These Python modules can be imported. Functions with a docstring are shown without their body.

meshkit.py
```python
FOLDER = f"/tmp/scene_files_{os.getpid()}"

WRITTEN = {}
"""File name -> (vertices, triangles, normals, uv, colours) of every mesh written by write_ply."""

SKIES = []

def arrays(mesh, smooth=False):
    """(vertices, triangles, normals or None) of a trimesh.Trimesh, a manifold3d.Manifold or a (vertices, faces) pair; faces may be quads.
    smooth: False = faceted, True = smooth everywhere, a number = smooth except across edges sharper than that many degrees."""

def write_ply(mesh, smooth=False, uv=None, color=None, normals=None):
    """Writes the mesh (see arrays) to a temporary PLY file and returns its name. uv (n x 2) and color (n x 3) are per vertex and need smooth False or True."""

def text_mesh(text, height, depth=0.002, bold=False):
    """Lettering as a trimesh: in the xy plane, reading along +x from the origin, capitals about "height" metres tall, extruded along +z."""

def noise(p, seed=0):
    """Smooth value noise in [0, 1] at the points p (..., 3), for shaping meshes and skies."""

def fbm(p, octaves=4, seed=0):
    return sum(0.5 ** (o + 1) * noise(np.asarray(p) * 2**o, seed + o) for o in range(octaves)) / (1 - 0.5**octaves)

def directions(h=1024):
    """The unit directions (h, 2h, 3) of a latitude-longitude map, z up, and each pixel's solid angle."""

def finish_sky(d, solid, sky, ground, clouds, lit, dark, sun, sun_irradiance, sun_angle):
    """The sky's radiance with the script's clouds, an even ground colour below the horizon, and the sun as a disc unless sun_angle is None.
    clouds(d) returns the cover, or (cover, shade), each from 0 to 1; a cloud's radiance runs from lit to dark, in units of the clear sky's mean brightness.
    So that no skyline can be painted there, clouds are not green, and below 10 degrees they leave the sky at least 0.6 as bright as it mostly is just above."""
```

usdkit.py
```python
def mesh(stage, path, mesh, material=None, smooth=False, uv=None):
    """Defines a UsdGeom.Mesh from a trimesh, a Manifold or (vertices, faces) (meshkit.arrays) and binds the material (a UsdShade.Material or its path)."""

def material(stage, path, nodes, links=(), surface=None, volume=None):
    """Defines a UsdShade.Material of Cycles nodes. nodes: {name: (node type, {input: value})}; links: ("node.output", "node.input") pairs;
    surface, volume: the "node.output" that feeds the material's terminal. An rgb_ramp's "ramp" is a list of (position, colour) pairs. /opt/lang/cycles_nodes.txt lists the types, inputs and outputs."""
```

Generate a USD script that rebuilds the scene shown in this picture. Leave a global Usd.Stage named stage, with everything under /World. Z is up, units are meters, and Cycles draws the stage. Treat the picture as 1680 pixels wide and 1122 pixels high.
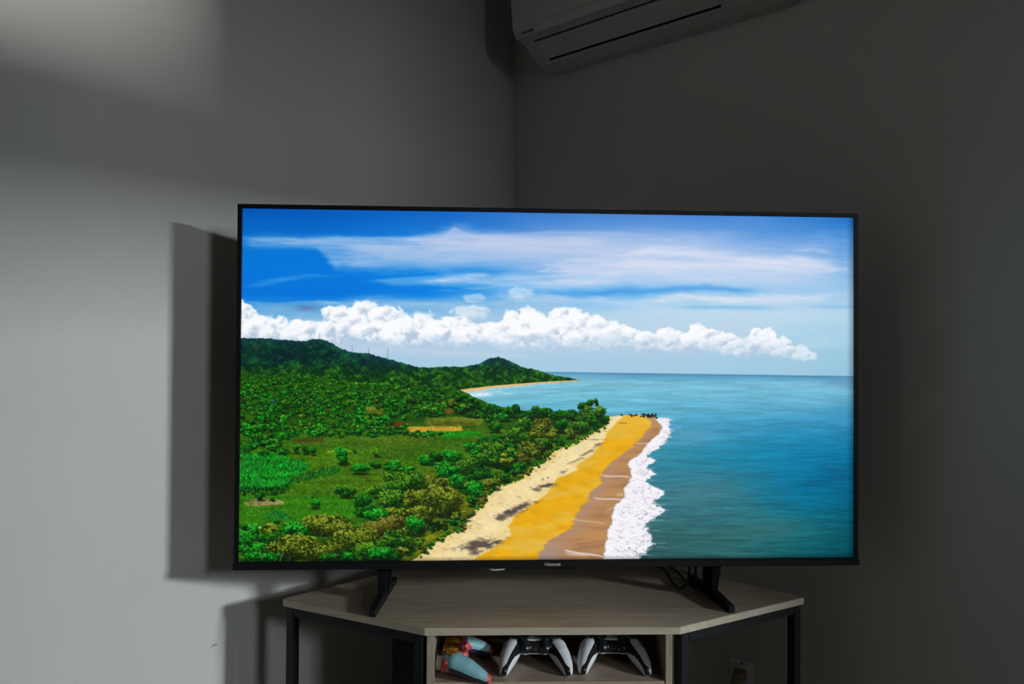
import math, random
import numpy as np, trimesh, manifold3d, usdkit, meshkit
from manifold3d import Manifold, CrossSection
from pxr import Usd, UsdGeom, UsdLux, Gf, Sdf, Vt

random.seed(3); np.random.seed(3)
stage = Usd.Stage.CreateInMemory()
UsdGeom.SetStageUpAxis(stage, UsdGeom.Tokens.z); UsdGeom.SetStageMetersPerUnit(stage, 1.0)
UsdGeom.Xform.Define(stage, '/World')
stage.SetDefaultPrim(stage.GetPrimAtPath('/World'))

# ---- camera -------------------------------------------------------------------------------------------------------
EYE, PITCH, ROLL, FPX = (0.0, 0.0, 1.17), 0.01414, 0.0060, 1307.0
cam = UsdGeom.Camera.Define(stage, '/World/camera')
cam.CreateHorizontalApertureAttr(36.0); cam.CreateVerticalApertureAttr(36.0 * 1122 / 1680)
cam.CreateFocalLengthAttr(FPX * 36.0 / 1680); cam.CreateClippingRangeAttr(Gf.Vec2f(0.05, 60))
cam.CreateExposureAttr(0.0)
cp, sp, cr, sr = math.cos(PITCH), math.sin(PITCH), math.cos(ROLL), math.sin(ROLL)
F_, U_, R_ = np.array([0, cp, sp]), np.array([0, -sp, cp]), np.array([1.0, 0, 0])
R2, U2 = R_ * cr + U_ * sr, U_ * cr - R_ * sr
m = Gf.Matrix4d(*R2, 0, *U2, 0, *(-F_), 0, *EYE, 1)
UsdGeom.Xformable(cam).AddTransformOp().Set(m)

# ---- the room's directions: A runs along the right wall from the corner, B along the left wall -----------------------
AL = 0.73531
DA = np.array([math.cos(AL), -math.sin(AL), 0]); DB = np.array([-math.sin(AL), -math.cos(AL), 0])
CORNER = np.array([0.003, 2.775, 0])
def room(a, b, z=0.0): return CORNER + a * DA + b * DB + np.array([0, 0, z])
RW, RD, RH = 3.7, 4.4, 2.62       # room: along A, along B, height

# ---- daylight: openings in the far wall (a = RW), bright sky and sunlit surfaces beyond them -------------------------
def area_light(name, centre, target, w, h, power, color):
    l = UsdLux.RectLight.Define(stage, '/World/' + name)
    l.CreateWidthAttr(w); l.CreateHeightAttr(h); l.CreateIntensityAttr(power); l.CreateColorAttr(Gf.Vec3f(*color))
    c, t = np.asarray(centre, float), np.asarray(target, float)
    z = c - t; z /= np.linalg.norm(z); x = np.cross([0, 0, 1.0], z); x /= np.linalg.norm(x); y = np.cross(z, x)
    UsdGeom.Xformable(l).AddTransformOp().Set(Gf.Matrix4d(*x, 0, *y, 0, *z, 0, *c, 1))
    l.CreateNormalizeAttr(False)
    return l
W1 = (0.03, 0.40, 0.75, 1.99)      # narrow window beside the right wall: b0, b1, z0, z1
W2 = (1.44, 2.15, 0.95, 2.32)      # wide window behind the camera's right shoulder
area_light('sky_beyond_side_window', room(RW + 6.0, -1.1, 2.91), room(0, 1.0, 1.2), 2.4, 0.60, 310, (0.88, 0.965, 1.0))
area_light('sky_beyond_main_window', room(RW + 3.2, 2.46, 2.42), room(0, 1.0, 1.1), 0.64, 0.7, 41, (0.88, 0.96, 1.0))
area_light('sunlit_ground_beyond_side_window', room(RW + 3.0, -1.03, -0.12), room(0, 1.4, 2.0), 0.50, 0.20, 1750, (1.0, 0.98, 0.94))
dome = UsdLux.DomeLight.Define(stage, '/World/sky')
dome.CreateIntensityAttr(0.08); dome.CreateColorAttr(Gf.Vec3f(0.80, 0.88, 1.0))

# ---- the picture shown on the television: computed as colours of the screen's pixel grid -------------------------
NU, NV = 1004, 565
def edge_x(y):  # picture layout coordinates of the screen's left and right edge
    t = (y - 342.0) / 580.0
    return 398.4 - 7.5 * t, 1400.2 + 0.3 * t
def edge_y(x):
    t = (x - 395.0) / 1005.0
    return 342.0 + 14.8 * t, 921.8 - 7.6 * t
def to_uv(x, y):
    l, r = edge_x(y); u = (x - l) / (r - l)
    t, b = edge_y(x); v = (y - t) / (b - t)
    return u, v
def paint_screen():
    from scipy.ndimage import gaussian_filter, zoom as nd_zoom
    rg = np.random.RandomState(7)
    u, v = np.meshgrid((np.arange(NU)) / (NU - 1), (np.arange(NV)) / (NV - 1))
    X, Y = 395 + 1005 * u, 342 + 575 * v
    for _ in range(6):
        l, r = edge_x(Y); X = l + u * (r - l)
        t, b = edge_y(X); Y = t + v * (b - t)
    sx, sy = 1.0, 1.0
    def nz(ax, ay, seed, oct=4, rough=0.55):
        """smooth noise about 0, features ax by ay pixels"""
        q = np.random.RandomState(seed); out = np.zeros((NV, NU)); amp = 1.0; tot = 0
        for o in range(oct):
            h, w = max(3, int(NV / ay * 2 ** o) + 3), max(3, int(NU / ax * 2 ** o) + 3)
            if h > NV * 1.2 and w > NU * 1.2: break
            h, w = min(h, NV), min(w, NU)
            g = q.rand(h, w) - 0.5
            z = nd_zoom(g, ((NV + 6) / h, (NU + 6) / w), order=3 if o < 3 else 1)[:NV, :NU]
            out += amp * z; tot += amp; amp *= rough
        return out / tot * 2
    def sm(a, b, x): 
        t = np.clip((x - a) / (b - a), 0, 1); return t * t * (3 - 2 * t)
    C = np.zeros((NV, NU, 3))
    def lay(col, m):
        m = np.clip(m, 0, 1)[..., None]
        C[:] = C * (1 - m) + np.asarray(col, float) * m
    def curve(pts, axis=0):
        p = np.array(sorted(pts, key=lambda q: q[1 - axis if axis == 0 else 0] if axis == 0 else q[0]), float)
        return (lambda yy: np.interp(yy, p[:, 1], p[:, 0])) if axis == 0 else (lambda xx: np.interp(xx, p[:, 0], p[:, 1]))
    # ---------------- sky
    hor = 611 + (X - 890) * 0.0135
    gx = np.array([395, 560, 720, 880, 1060, 1240, 1400.])
    gy = np.array([342, 400, 440, 480, 515, 560, 612.])
    G = np.array([
        [[0, 82, 176], [2, 88, 186], [10, 94, 192], [40, 112, 198], [58, 124, 206], [58, 128, 208], [4, 98, 188]],
        [[0, 116, 208], [4, 118, 214], [30, 130, 216], [110, 160, 222], [128, 172, 226], [96, 156, 222], [84, 150, 218]],
        [[0, 118, 218], [0, 118, 218], [20, 138, 226], [130, 178, 230], [188, 208, 236], [176, 204, 236], [126, 176, 226]],
        [[0, 114, 216], [0, 116, 218], [0, 126, 226], [60, 160, 232], [124, 188, 236], [160, 202, 236], [152, 196, 232]],
        [[40, 142, 218], [54, 152, 222], [104, 176, 228], [156, 202, 234], [184, 214, 236], [188, 216, 236], [176, 210, 232]],
        [[124, 172, 210], [136, 184, 218], [152, 196, 224], [160, 206, 230], [164, 210, 232], [168, 212, 232], [164, 206, 228]],
        [[130, 174, 206], [138, 184, 212], [146, 194, 218], [150, 200, 222], [148, 200, 222], [146, 198, 220], [136, 188, 212]]], float)
    from scipy.interpolate import RegularGridInterpolator as RGI
    f = RGI((gy, gx), G, bounds_error=False, fill_value=None)
    wx, wy = X + 24 * nz(120, 60, 3), Y + 9 * nz(200, 40, 4)
    C[:] = np.clip(f(np.stack([np.clip(wy, 342, 612), np.clip(wx, 395, 1400)], -1)), 0, 255)
    # cirrus streaks: (x0,y0) -> (x1,y1), half width, feather, strength, colour
    st = nz(150, 9, 11, 5, .62); st2 = nz(60, 22, 12, 5, .6); fine = nz(34, 5, 13, 4, .7)
    def streak(pts, hw, k, col=(214, 220, 240), up=1.0, down=1.0, wob=7):
        p = np.array(pts, float)
        cy = np.interp(X, p[:, 0], p[:, 1]); hh = np.interp(X, p[:, 0], np.broadcast_to(hw, len(p)).astype(float))
        d = (Y + wob * st2 - cy)
        m = np.exp(-np.where(d < 0, (d / (hh * up)) ** 2, (d / (hh * down)) ** 2)) * sm(p[0, 0] - 12, p[0, 0] + 45, X + 40 * fine) * (1 - sm(p[-1, 0] - 70, p[-1, 0] + 10, X + 40 * fine))
        lay(col, k * m * np.clip(0.78 + 0.55 * st + 0.3 * fine, 0, 1.15))
    def veil(topc, botc, k, col, ft=3., fb=9.):
        tp, bt = np.array(topc, float), np.array(botc, float)
        ty = np.interp(X, tp[:, 0], tp[:, 1]) + 2.5 * st2 + 1.5 * fine; by = np.interp(X, bt[:, 0], bt[:, 1]) + 6 * st2 + 5 * st
        m = sm(-ft, ft, Y - ty) * sm(-fb, fb, by - Y) * sm(tp[0, 0] - 15, tp[0, 0] + 30, X) * (1 - sm(tp[-1, 0] - 60, tp[-1, 0] + 10, X))
        lay(col, k * m * np.clip(.86 + .32 * st + .16 * fine + .2 * st2, 0, 1.1))
    veil([(395, 388), (450, 390), (500, 393), (550, 388), (650, 389), (712, 389), (728, 378), (736, 371), (752, 380), (775, 387), (900, 378), (1000, 380), (1100, 388)],
         [(395, 403), (470, 405), (515, 408), (545, 440), (600, 444), (660, 440), (720, 440), (780, 434), (850, 436), (930, 440), (1100, 420)], .62, (172, 196, 232))
    veil([(560, 398), (640, 396), (760, 392), (900, 388), (1010, 392)], [(560, 410), (660, 424), (760, 428), (880, 424), (1010, 410)], .45, (206, 214, 238), 6, 10)
    veil([(590, 462), (640, 456), (700, 454), (780, 460), (860, 452), (960, 448)], [(590, 464), (680, 468), (760, 470), (860, 474), (960, 474)], .55, (150, 196, 236), 3, 5)
    veil([(396, 494), (450, 499), (520, 494), (560, 498), (700, 497), (850, 490), (960, 486)], [(396, 540), (700, 545), (960, 520)], .62, (152, 194, 226), 2, 12)
    streak([(398, 393), (440, 395), (500, 396), (600, 398)], [9, 9, 8, 5], .62, (112, 174, 224))
    streak([(440, 392), (520, 396), (620, 404), (720, 408), (860, 408), (980, 402), (1100, 396), (1200, 396)], [4, 6, 12, 18, 22, 20, 16, 9], .5, (188, 202, 234))
    streak([(640, 396), (760, 398), (880, 402), (1000, 396)], [8, 13, 13, 8], .6, (206, 212, 236))
    streak([(690, 388), (740, 380), (800, 390), (880, 398)], [7, 10, 10, 6], .55, (190, 202, 236))
    streak([(540, 436), (620, 426), (720, 420), (850, 422), (960, 430)], [7, 14, 16, 15, 8], .62, (164, 194, 232))
    streak([(527, 456), (531, 452), (538, 446), (552, 441)], [9, 7, 5, 3], .62, (170, 200, 234), wob=2)
    streak([(398, 472), (450, 462), (510, 454), (560, 452)], [5, 5, 3, 2], .36, (110, 180, 230), wob=3)
    streak([(680, 460), (780, 456), (880, 460), (1000, 458), (1060, 466)], [4, 8, 12, 12, 4], .75, (200, 216, 240))
    streak([(880, 448), (960, 440), (1040, 436), (1150, 440), (1280, 442), (1400, 446)], [14, 24, 27, 26, 22, 18], .86, (212, 219, 240))
    streak([(1010, 424), (1060, 414), (1140, 418), (1250, 428), (1390, 438)], [6, 10, 11, 10, 7], .7, (222, 226, 242))
    streak([(1060, 392), (1180, 396), (1300, 404), (1400, 392)], [10, 14, 14, 12], .5, (176, 196, 234))
    streak([(1300, 412), (1330, 408), (1355, 412), (1390, 416)], [1.5, 3.5, 4, 2], .55, (226, 230, 244), wob=5)
    streak([(720, 476), (820, 470), (900, 474)], [2, 4, 3], .42, (150, 200, 238), wob=3)
    lay((50, 146, 224), .62 * np.exp(-((Y + 4 * st2 - np.interp(X, [930, 1040, 1150, 1240], [484, 478, 471, 478])) / 5.5) ** 2) * sm(860, 940, X) * (1 - sm(1190, 1270, X)))
    lay((22, 132, 222), .5 * np.exp(-((Y + 4 * st2 - 447) / 5) ** 2) * sm(690, 760, X) * (1 - sm(790, 850, X)))
    streak([(1040, 492), (1110, 486), (1200, 492), (1300, 490), (1396, 480)], [5, 8, 8, 9, 8], .85, (216, 226, 240), up=.7)
    streak([(800, 494), (880, 490), (960, 494), (1100, 504)], [6, 10, 9, 4], .6, (206, 220, 240))
    streak([(520, 498), (660, 496), (800, 492), (940, 500)], [7, 11, 14, 8], .6, (180, 206, 232))
    streak([(960, 512), (1100, 508), (1250, 516), (1400, 512)], [10, 12, 13, 13], .6, (192, 216, 236))
    lay((88, 170, 226), .45 * np.exp(-((Y + 3 * st2 - 505) / 3.5) ** 2) * sm(1080, 1140, X) * (1 - sm(1220, 1300, X)))
    lay((110, 178, 226), .4 * np.exp(-((Y + 3 * st2 - 504) / 3.5) ** 2) * sm(1310, 1350, X))
    streak([(398, 500), (450, 503), (540, 508), (660, 512)], [6, 8, 8, 6], .4, (120, 172, 218))
    lay((84, 118, 166), .75 * np.exp(-(((X - 499) / 17) ** 2 + ((Y + 6 * fine - 505) / 5.5) ** 2)))
    # cumulus clouds: puffs lit from the upper left
    def stamp(cx, cy, rx, ry, fn):
        uu, vv = to_uv(cx, cy); i0, j0 = uu * (NU - 1), vv * (NV - 1)
        a, b = int(max(0, i0 - rx - 2)), int(min(NU, i0 + rx + 3)); c, d = int(max(0, j0 - ry - 2)), int(min(NV, j0 + ry + 3))
        if a >= b or c >= d: return
        fn(slice(c, d), slice(a, b), (np.arange(a, b)[None, :] - i0) / rx, (np.arange(c, d)[:, None] - j0) / ry)
    pn = nz(7, 7, 21, 4, .62); pn2 = nz(16, 12, 23, 3, .6)
    soft = nz(40, 14, 25, 4, .6)
    def puff(cx, cy, rx, ry, k=1.0, shade=0.5):
        def fn(j, i, dx, dy):
            d = np.sqrt(dx * dx + dy * dy) + .27 * pn[j, i] + .24 * pn2[j, i]
            m = k * (1 - sm(.66, 1.0, d))
            lit = np.clip(.62 - .40 * dx - .62 * dy + .42 * pn[j, i] + .42 * pn2[j, i], 0, 1)
            lit = lit ** (0.6 + shade)
            col = np.array([180, 198, 220.]) + (np.array([250, 251, 254.]) - np.array([180, 198, 220.])) * np.clip(lit * 1.35, 0, 1)[..., None]
            C[j, i] = C[j, i] * (1 - m[..., None]) + col * m[..., None]
        stamp(cx, cy, rx, ry, fn)
    # hazy veil behind and beneath the cumulus bank
    lay((196, 212, 230), .55 * sm(505, 540, Y + 8 * soft) * (1 - sm(566, 590, Y + 8 * soft)) * (1 - sm(1180, 1330, X)) )
    for cx, cy, rx, ry, k in [(762, 511, 38, 11, .8), (768, 490, 22, 9, .55), (846, 482, 24, 12, .6), (770, 520, 30, 9, .5)]:
        puff(cx, cy, rx, ry, k * .75, .1)
    bank = [(398, 526, 26, 26), (430, 540, 24, 22), (455, 534, 13, 12), (418, 552, 30, 20), (480, 546, 28, 18), (512, 548, 30, 18), (545, 548, 26, 20), (560, 520, 24, 15), (541, 516, 17, 11), (594, 514, 26, 17),
            (575, 535, 20, 16), (628, 532, 30, 26), (612, 548, 34, 20), (650, 552, 26, 22), (678, 540, 32, 24), (710, 545, 26, 20), (742, 542, 26, 20), (730, 556, 36, 18), (775, 552, 26, 16), (800, 546, 24, 16),
            (846, 532, 28, 24), (826, 545, 26, 20), (868, 545, 34, 26), (850, 562, 50, 20), (895, 556, 26, 22), (918, 530, 32, 24), (906, 548, 36, 26), (945, 540, 28, 20), (975, 548, 30, 24), (962, 562, 46, 18), (1005, 552, 28, 16), (1035, 558, 30, 14), (1060, 566, 30, 16), (1085, 558, 26, 16),
            (1105, 566, 34, 16), (1138, 550, 16, 14), (1134, 562, 32, 16), (1160, 562, 28, 18), (1190, 566, 30, 16), (1215, 572, 26, 12), (1236, 554, 13, 13), (1254, 556, 12, 14), (1246, 568, 26, 17), (1275, 572, 26, 14), (1300, 580, 24, 11), (1225, 570, 30, 14), (1320, 586, 18, 7)]
    bank.sort(key=lambda q: q[1] + q[3] * .4)
    for cx, cy, rx, ry in bank:
        puff(cx, cy, rx * 1.12, ry * 1.15, .97, .42)
        for q in range(7):
            a = rg.uniform(-2.9, -.1) if q < 5 else rg.uniform(-3.1, 3.1); s = rg.uniform(.3, .62)
            puff(cx + math.cos(a) * rx * .72, cy + math.sin(a) * ry * .66, rx * s + 2, ry * s + 3, .8, .36)
    lay((176, 204, 228), .9 * sm(546, 584, Y + 16 * soft + 12 * pn2) * (1 - sm(1290, 1390, X)) * (1 - .5 * sm(1000, 1250, X)))
    lay((160, 202, 224), .55 * sm(572, 600, Y + 6 * soft))
    streak([(398, 548), (480, 570), (600, 572), (760, 582), (900, 586)], [4, 6, 7, 6, 3], .4, (206, 214, 228))
    streak([(1290, 566), (1340, 562), (1396, 570)], [4, 8, 7], .4, (198, 216, 232))
    # ---------------- sea
    sea = sm(-.6, .6, Y - hor)
    yy = Y - hor
    gx = np.array([740, 900, 1060, 1200, 1320, 1400.]); gy = np.array([0, 16, 45, 80, 125, 170, 220, 265, 306.])
    S = np.array([
        [[112, 172, 202], [104, 168, 202], [94, 160, 196], [90, 156, 194], [94, 158, 194], [100, 160, 192]],
        [[132, 194, 216], [128, 194, 216], [122, 188, 212], [120, 188, 214], [124, 190, 216], [116, 180, 208]],
        [[118, 190, 212], [116, 190, 212], [110, 184, 210], [108, 184, 212], [104, 180, 212], [92, 168, 202]],
        [[80, 164, 196], [80, 164, 194], [70, 156, 188], [66, 154, 192], [52, 146, 188], [40, 132, 176]],
        [[70, 140, 160], [64, 140, 160], [52, 138, 164], [30, 134, 168], [10, 124, 168], [2, 112, 154]],
        [[60, 130, 146], [56, 128, 146], [48, 126, 146], [18, 120, 148], [0, 112, 154], [0, 98, 136]],
        [[52, 112, 122], [52, 112, 122], [54, 112, 122], [38, 110, 124], [0, 106, 132], [0, 92, 118]],
        [[48, 96, 98], [48, 96, 98], [50, 98, 100], [46, 102, 104], [6, 98, 108], [0, 80, 96]],
        [[36, 80, 84], [36, 80, 84], [42, 86, 88], [36, 94, 96], [2, 84, 94], [0, 66, 78]]], float)
    f = RGI((gy, gx), S, bounds_error=False, fill_value=None)
    sc = f(np.stack([np.clip(yy + 10 * nz(160, 26, 31), 0, 306), np.clip(X + 30 * nz(200, 30, 32), 740, 1400)], -1))
    depth = np.clip(yy / 300, 0, 1)
    w1 = nz(46, 2.6, 33, 3, .7); w2 = nz(70, 6, 34, 4, .65); w3 = nz(22, 2.2, 35, 3, .7)
    tilt = 1 + .10 * w1 * (.35 + depth) + .10 * w2 + .09 * w3 * (.3 + depth)
    sc = np.clip(sc * tilt[..., None], 0, 255)
    C[:] = C * (1 - sea[..., None]) + sc * sea[..., None]
    lay((66, 124, 166), .75 * np.exp(-((yy - 1.2) / 1.3) ** 2)); lay((84, 146, 184), .35 * np.exp(-((yy - 5) / 3) ** 2))
    for y0, x0, x1, k in [(623, 960, 1180, .4), (640, 880, 1050, .35), (652, 900, 1120, .3), (660, 1080, 1300, .35), (672, 1180, 1370, .45), (664, 1000, 1180, .3)]:
        lay((70, 146, 184), k * np.exp(-((Y + 2.5 * w2 - y0 - (X - x0) * .012) / 1.7) ** 2) * sm(x0, x0 + 40, X) * (1 - sm(x1 - 50, x1, X)))
    lay((120, 124, 118), .26 * np.exp(-(((X - 1270) / 75) ** 2 + ((Y - 868) / 22) ** 2)))
    lay((118, 128, 128), .3 * np.exp(-(((X - 1160) / 90) ** 2 + ((Y - 800) / 30) ** 2)))
    lay((120, 160, 190), .3 * np.exp(-(((X - 1130) / 50) ** 2 + ((Y - 718) / 16) ** 2)))
    # ---------------- hills
    grain = nz(5, 4, 41, 4, .8); clump = nz(11, 8, 42, 4, .65); big = nz(60, 30, 43, 3, .5)
    hl = np.array([(380, 556), (397, 555.5), (430, 556), (473, 558.6), (498, 560.5), (508, 557), (517, 556.5), (533, 560), (551, 571), (573, 579), (598, 580.5), (623, 588), (654, 596), (679, 603.5), (713, 602.5), (754, 602), (776, 597.6), (795, 588), (807, 586.7), (823, 591), (845, 602), (879, 610), (900, 616), (930, 621.5), (943, 625), (944, 640)], float)
    top = np.interp(X, hl[:, 0], hl[:, 1]) + 1.6 * nz(5, 400, 44, 3, .8)
    hill = sm(-.6, .8, Y - top) * (X < 943) * (Y < np.interp(X, [735, 750, 800, 870, 942], [800, 642, 637, 631, 626]))
    hc = np.array([4, 36, 38.]) + np.array([10, 42, 4.]) * np.clip(.3 + .9 * clump + .7 * grain + .5 * big, 0, 1.4)[..., None]
    hc = hc * (1 - .0 * X[..., None]) + np.array([10, 20, 26.]) * np.clip(1 - (Y - top) / 16, 0, 1)[..., None] * .8
    lower = sm(590, 622, Y + 8 * big)
    hc = hc * (1 - lower[..., None]) + (np.array([8, 50, 14.]) + np.array([52, 74, 12.]) * np.clip(.2 + 1.0 * clump + .9 * grain, 0, 1.3)[..., None]) * lower[..., None]
    C[:] = C * (1 - hill[..., None]) + hc * hill[..., None]
    lay((92, 80, 60), .5 * np.exp(-(((X - 772) / 9) ** 2 + ((Y - 614) / 3) ** 2)) * np.clip(.6 + grain, 0, 1)); lay((80, 76, 44), .45 * np.exp(-(((X - 418) / 7) ** 2 + ((Y - 569) / 5) ** 2)))
    for mx, a, b in [(520, 548, 557), (572, 568, 578), (598, 570, 581), (629, 573, 588)]:
        lay((70, 92, 116), .55 * np.exp(-((X - mx) / .6) ** 2) * (Y > a) * (Y < b))
    # far beach
    fb = np.interp(X, [735, 750, 800, 870, 942], [641, 639.5, 633.5, 628, 624]); th = np.interp(X, [735, 760, 800, 870, 942], [5, 5.5, 4, 2.6, 1.2])
    on = (X > 735) * (X < 943)
    belowb = sm(0, .8, Y - fb - th) * on
    C[:] = np.where((belowb * (Y < 690) * (X < 942))[..., None] > .5, sc, C)
    lay((226, 186, 122), sm(-.7, .5, Y - fb) * (1 - sm(-.3, .8, Y - fb - th)) * on)
    lay((196, 220, 232), .7 * np.exp(-((Y - fb - th - 1.4) / 1.3) ** 2) * on * (X < 905) * np.clip(.7 + 1.5 * grain, 0, 1))
    lay((232, 240, 246), .95 * np.clip(np.exp(-(((X - 778) / 17) ** 2 + ((Y - 648 + (X - 778) * .05) / 3.4) ** 2)) * (1.2 + .9 * grain), 0, 1))
    lay((214, 232, 240), .6 * np.exp(-(((X - 822) / 12) ** 2 + ((Y - 646.5) / 1.4) ** 2))); lay((214, 232, 240), .6 * np.exp(-(((X - 808) / 6) ** 2 + ((Y - 643) / 1.2) ** 2)))
    # ---------------- land
    coast = [(745, 640), (752, 644), (760, 647), (766, 652), (778, 656), (790, 662), (812, 668), (840, 674), (880, 676), (930, 676), (990, 684)]
    land_top = np.interp(X, [380, 740] + [c[0] for c in coast], [612, 640] + [c[1] for c in coast])
    bL = curve([(990.6, 684.8), (983, 700), (952.7, 716.7), (928.5, 730), (892, 742.4), (886, 757.6), (861.8, 769.7), (843.6, 787.9), (810, 797), (786, 812), (780, 830), (752.7, 851.5), (749.7, 866.7), (731.5, 875.8), (698, 894), (686, 909), (668, 919)])
    land = sm(-1, 1, Y - land_top) * (X < bL(Y) + 6) 
    lanes = nz(60, 5, 45, 4, .6)
    gcol = np.array([34, 88, 8.]) + np.array([44, 30, 4.]) * np.clip(.4 + .5 * clump + .3 * grain + .8 * lanes, 0, 1.3)[..., None]
    C[:] = C * (1 - land[..., None]) + gcol * land[..., None]
    hump = sm(0, 3, Y - np.interp(X, [380, 420, 500, 560, 620], [618, 624, 626, 636, 660])) * (X < 620)
    lay((30, 92, 8), .5 * hump * land * (Y < 660)); lay((8, 50, 6), .62 * land * (1 - sm(690, 716, Y + 6 * clump)) * np.clip(.55 + .9 * clump, 0, 1) * (1 - .5 * hump * (Y < 650)))
    def patch(poly, col, k=1.0, soft_=2.0, tex=.25):
        p = np.array(poly, float); m = np.zeros((NV, NU), bool)
        n = len(p); jj = 0
        for a in range(n):
            x0, y0 = p[a]; x1, y1 = p[(a + 1) % n]
            if y0 == y1: continue
            c = ((Y >= min(y0, y1)) & (Y < max(y0, y1)) & (X + 5 * clump < x0 + (Y - y0) * (x1 - x0) / (y1 - y0)))
            m ^= c
        m = gaussian_filter(m.astype(float), soft_ * .5)
        t = np.clip(1 + tex * (.7 * grain + .6 * clump + 1.2 * lanes), .3, 1.8)[..., None]
        C[:] = C * (1 - k * m[..., None]) + np.clip(np.array(col, float) * t, 0, 255) * k * m[..., None]
    patch([(475, 722), (560, 716), (660, 712), (790, 700), (800, 712), (770, 735), (700, 752), (600, 750), (500, 735)], (58, 100, 14), .97, 2, .14)
    patch([(575, 720), (620, 718), (690, 716), (700, 728), (600, 730)], (84, 108, 22), .7, 4, .14)
    patch([(475, 722), (527, 720), (527, 727), (480, 727)], (70, 58, 20), .8)
    patch([(655, 701), (745, 699), (750, 708), (665, 710)], (190, 152, 44), .95, 1.2, .12)
    patch([(690, 686), (745, 684), (785, 688), (780, 699), (690, 700)], (96, 108, 26), .9)
    patch([(700, 709), (760, 708), (782, 710), (770, 717), (722, 720)], (26, 128, 18), .9, 2, .12)
    patch([(592, 668), (622, 667), (620, 683), (595, 682)], (120, 122, 34), .8)
    patch([(625, 697), (655, 692), (660, 700), (640, 702)], (110, 40, 24), .85); patch([(715, 673), (735, 672), (738, 678), (720, 680)], (130, 66, 36), .8)
    patch([(395, 728), (408, 727), (411, 731), (395, 732)], (120, 170, 30), .9); patch([(530, 741), (574, 739), (574, 742), (532, 743)], (130, 150, 34), .8, 1)
    patch([(394, 745), (440, 742), (500, 760), (500, 775), (470, 800), (394, 806)], (16, 122, 24), .98, 3, .5)
    patch([(500, 745), (620, 750), (700, 760), (690, 800), (560, 830), (470, 810), (500, 775)], (66, 110, 12), .9, 4, .16)
    patch([(472, 780), (500, 776), (500, 788), (474, 795)], (86, 58, 26), .75)
    patch([(393, 812), (470, 815), (560, 812), (610, 820), (600, 850), (520, 850), (450, 860), (393, 870)], (50, 118, 12), .95, 4, .12)
    patch([(620, 790), (720, 770), (800, 770), (800, 800), (700, 830), (640, 800)], (110, 112, 16), .7, 5)
    patch([(740, 790), (800, 780), (860, 770), (780, 830), (700, 890), (670, 918), (600, 918), (690, 850)], (110, 112, 14), .8, 5)
    patch([(398, 826), (410, 820), (430, 817), (455, 820), (466, 824), (458, 828), (430, 831), (408, 830)], (152, 140, 84), .95, 1.5, .35)
    # ---------------- beach
    tn = nz(14, 9, 51, 4, .65)
    pY = curve([(1013, 683), (1000, 695), (986, 712), (980, 727), (958.8, 748.5), (934.5, 763.6), (938, 772), (904, 785), (889, 809), (865, 827), (834.5, 845), (825, 864), (828, 877), (804, 897), (777, 912), (768, 919)])
    yW = curve([(1056, 685), (1060, 697), (1049.7, 712), (1028.5, 733), (1016, 742), (995, 757.6), (983, 772.7), (975.5, 782), (977, 794), (958.8, 809), (952.7, 824), (934.5, 842), (931.5, 860.6), (919, 872.7), (886, 888), (874, 909), (872, 919)])
    wF = curve([(1070, 688), (1077, 700), (1070, 714), (1058.8, 724), (1043.6, 742), (1025, 757.6), (1022, 765), (1028, 782), (1015, 800), (1016, 815), (998, 830), (993.6, 854.5), (986, 879), (983, 897), (979, 919)])
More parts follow.
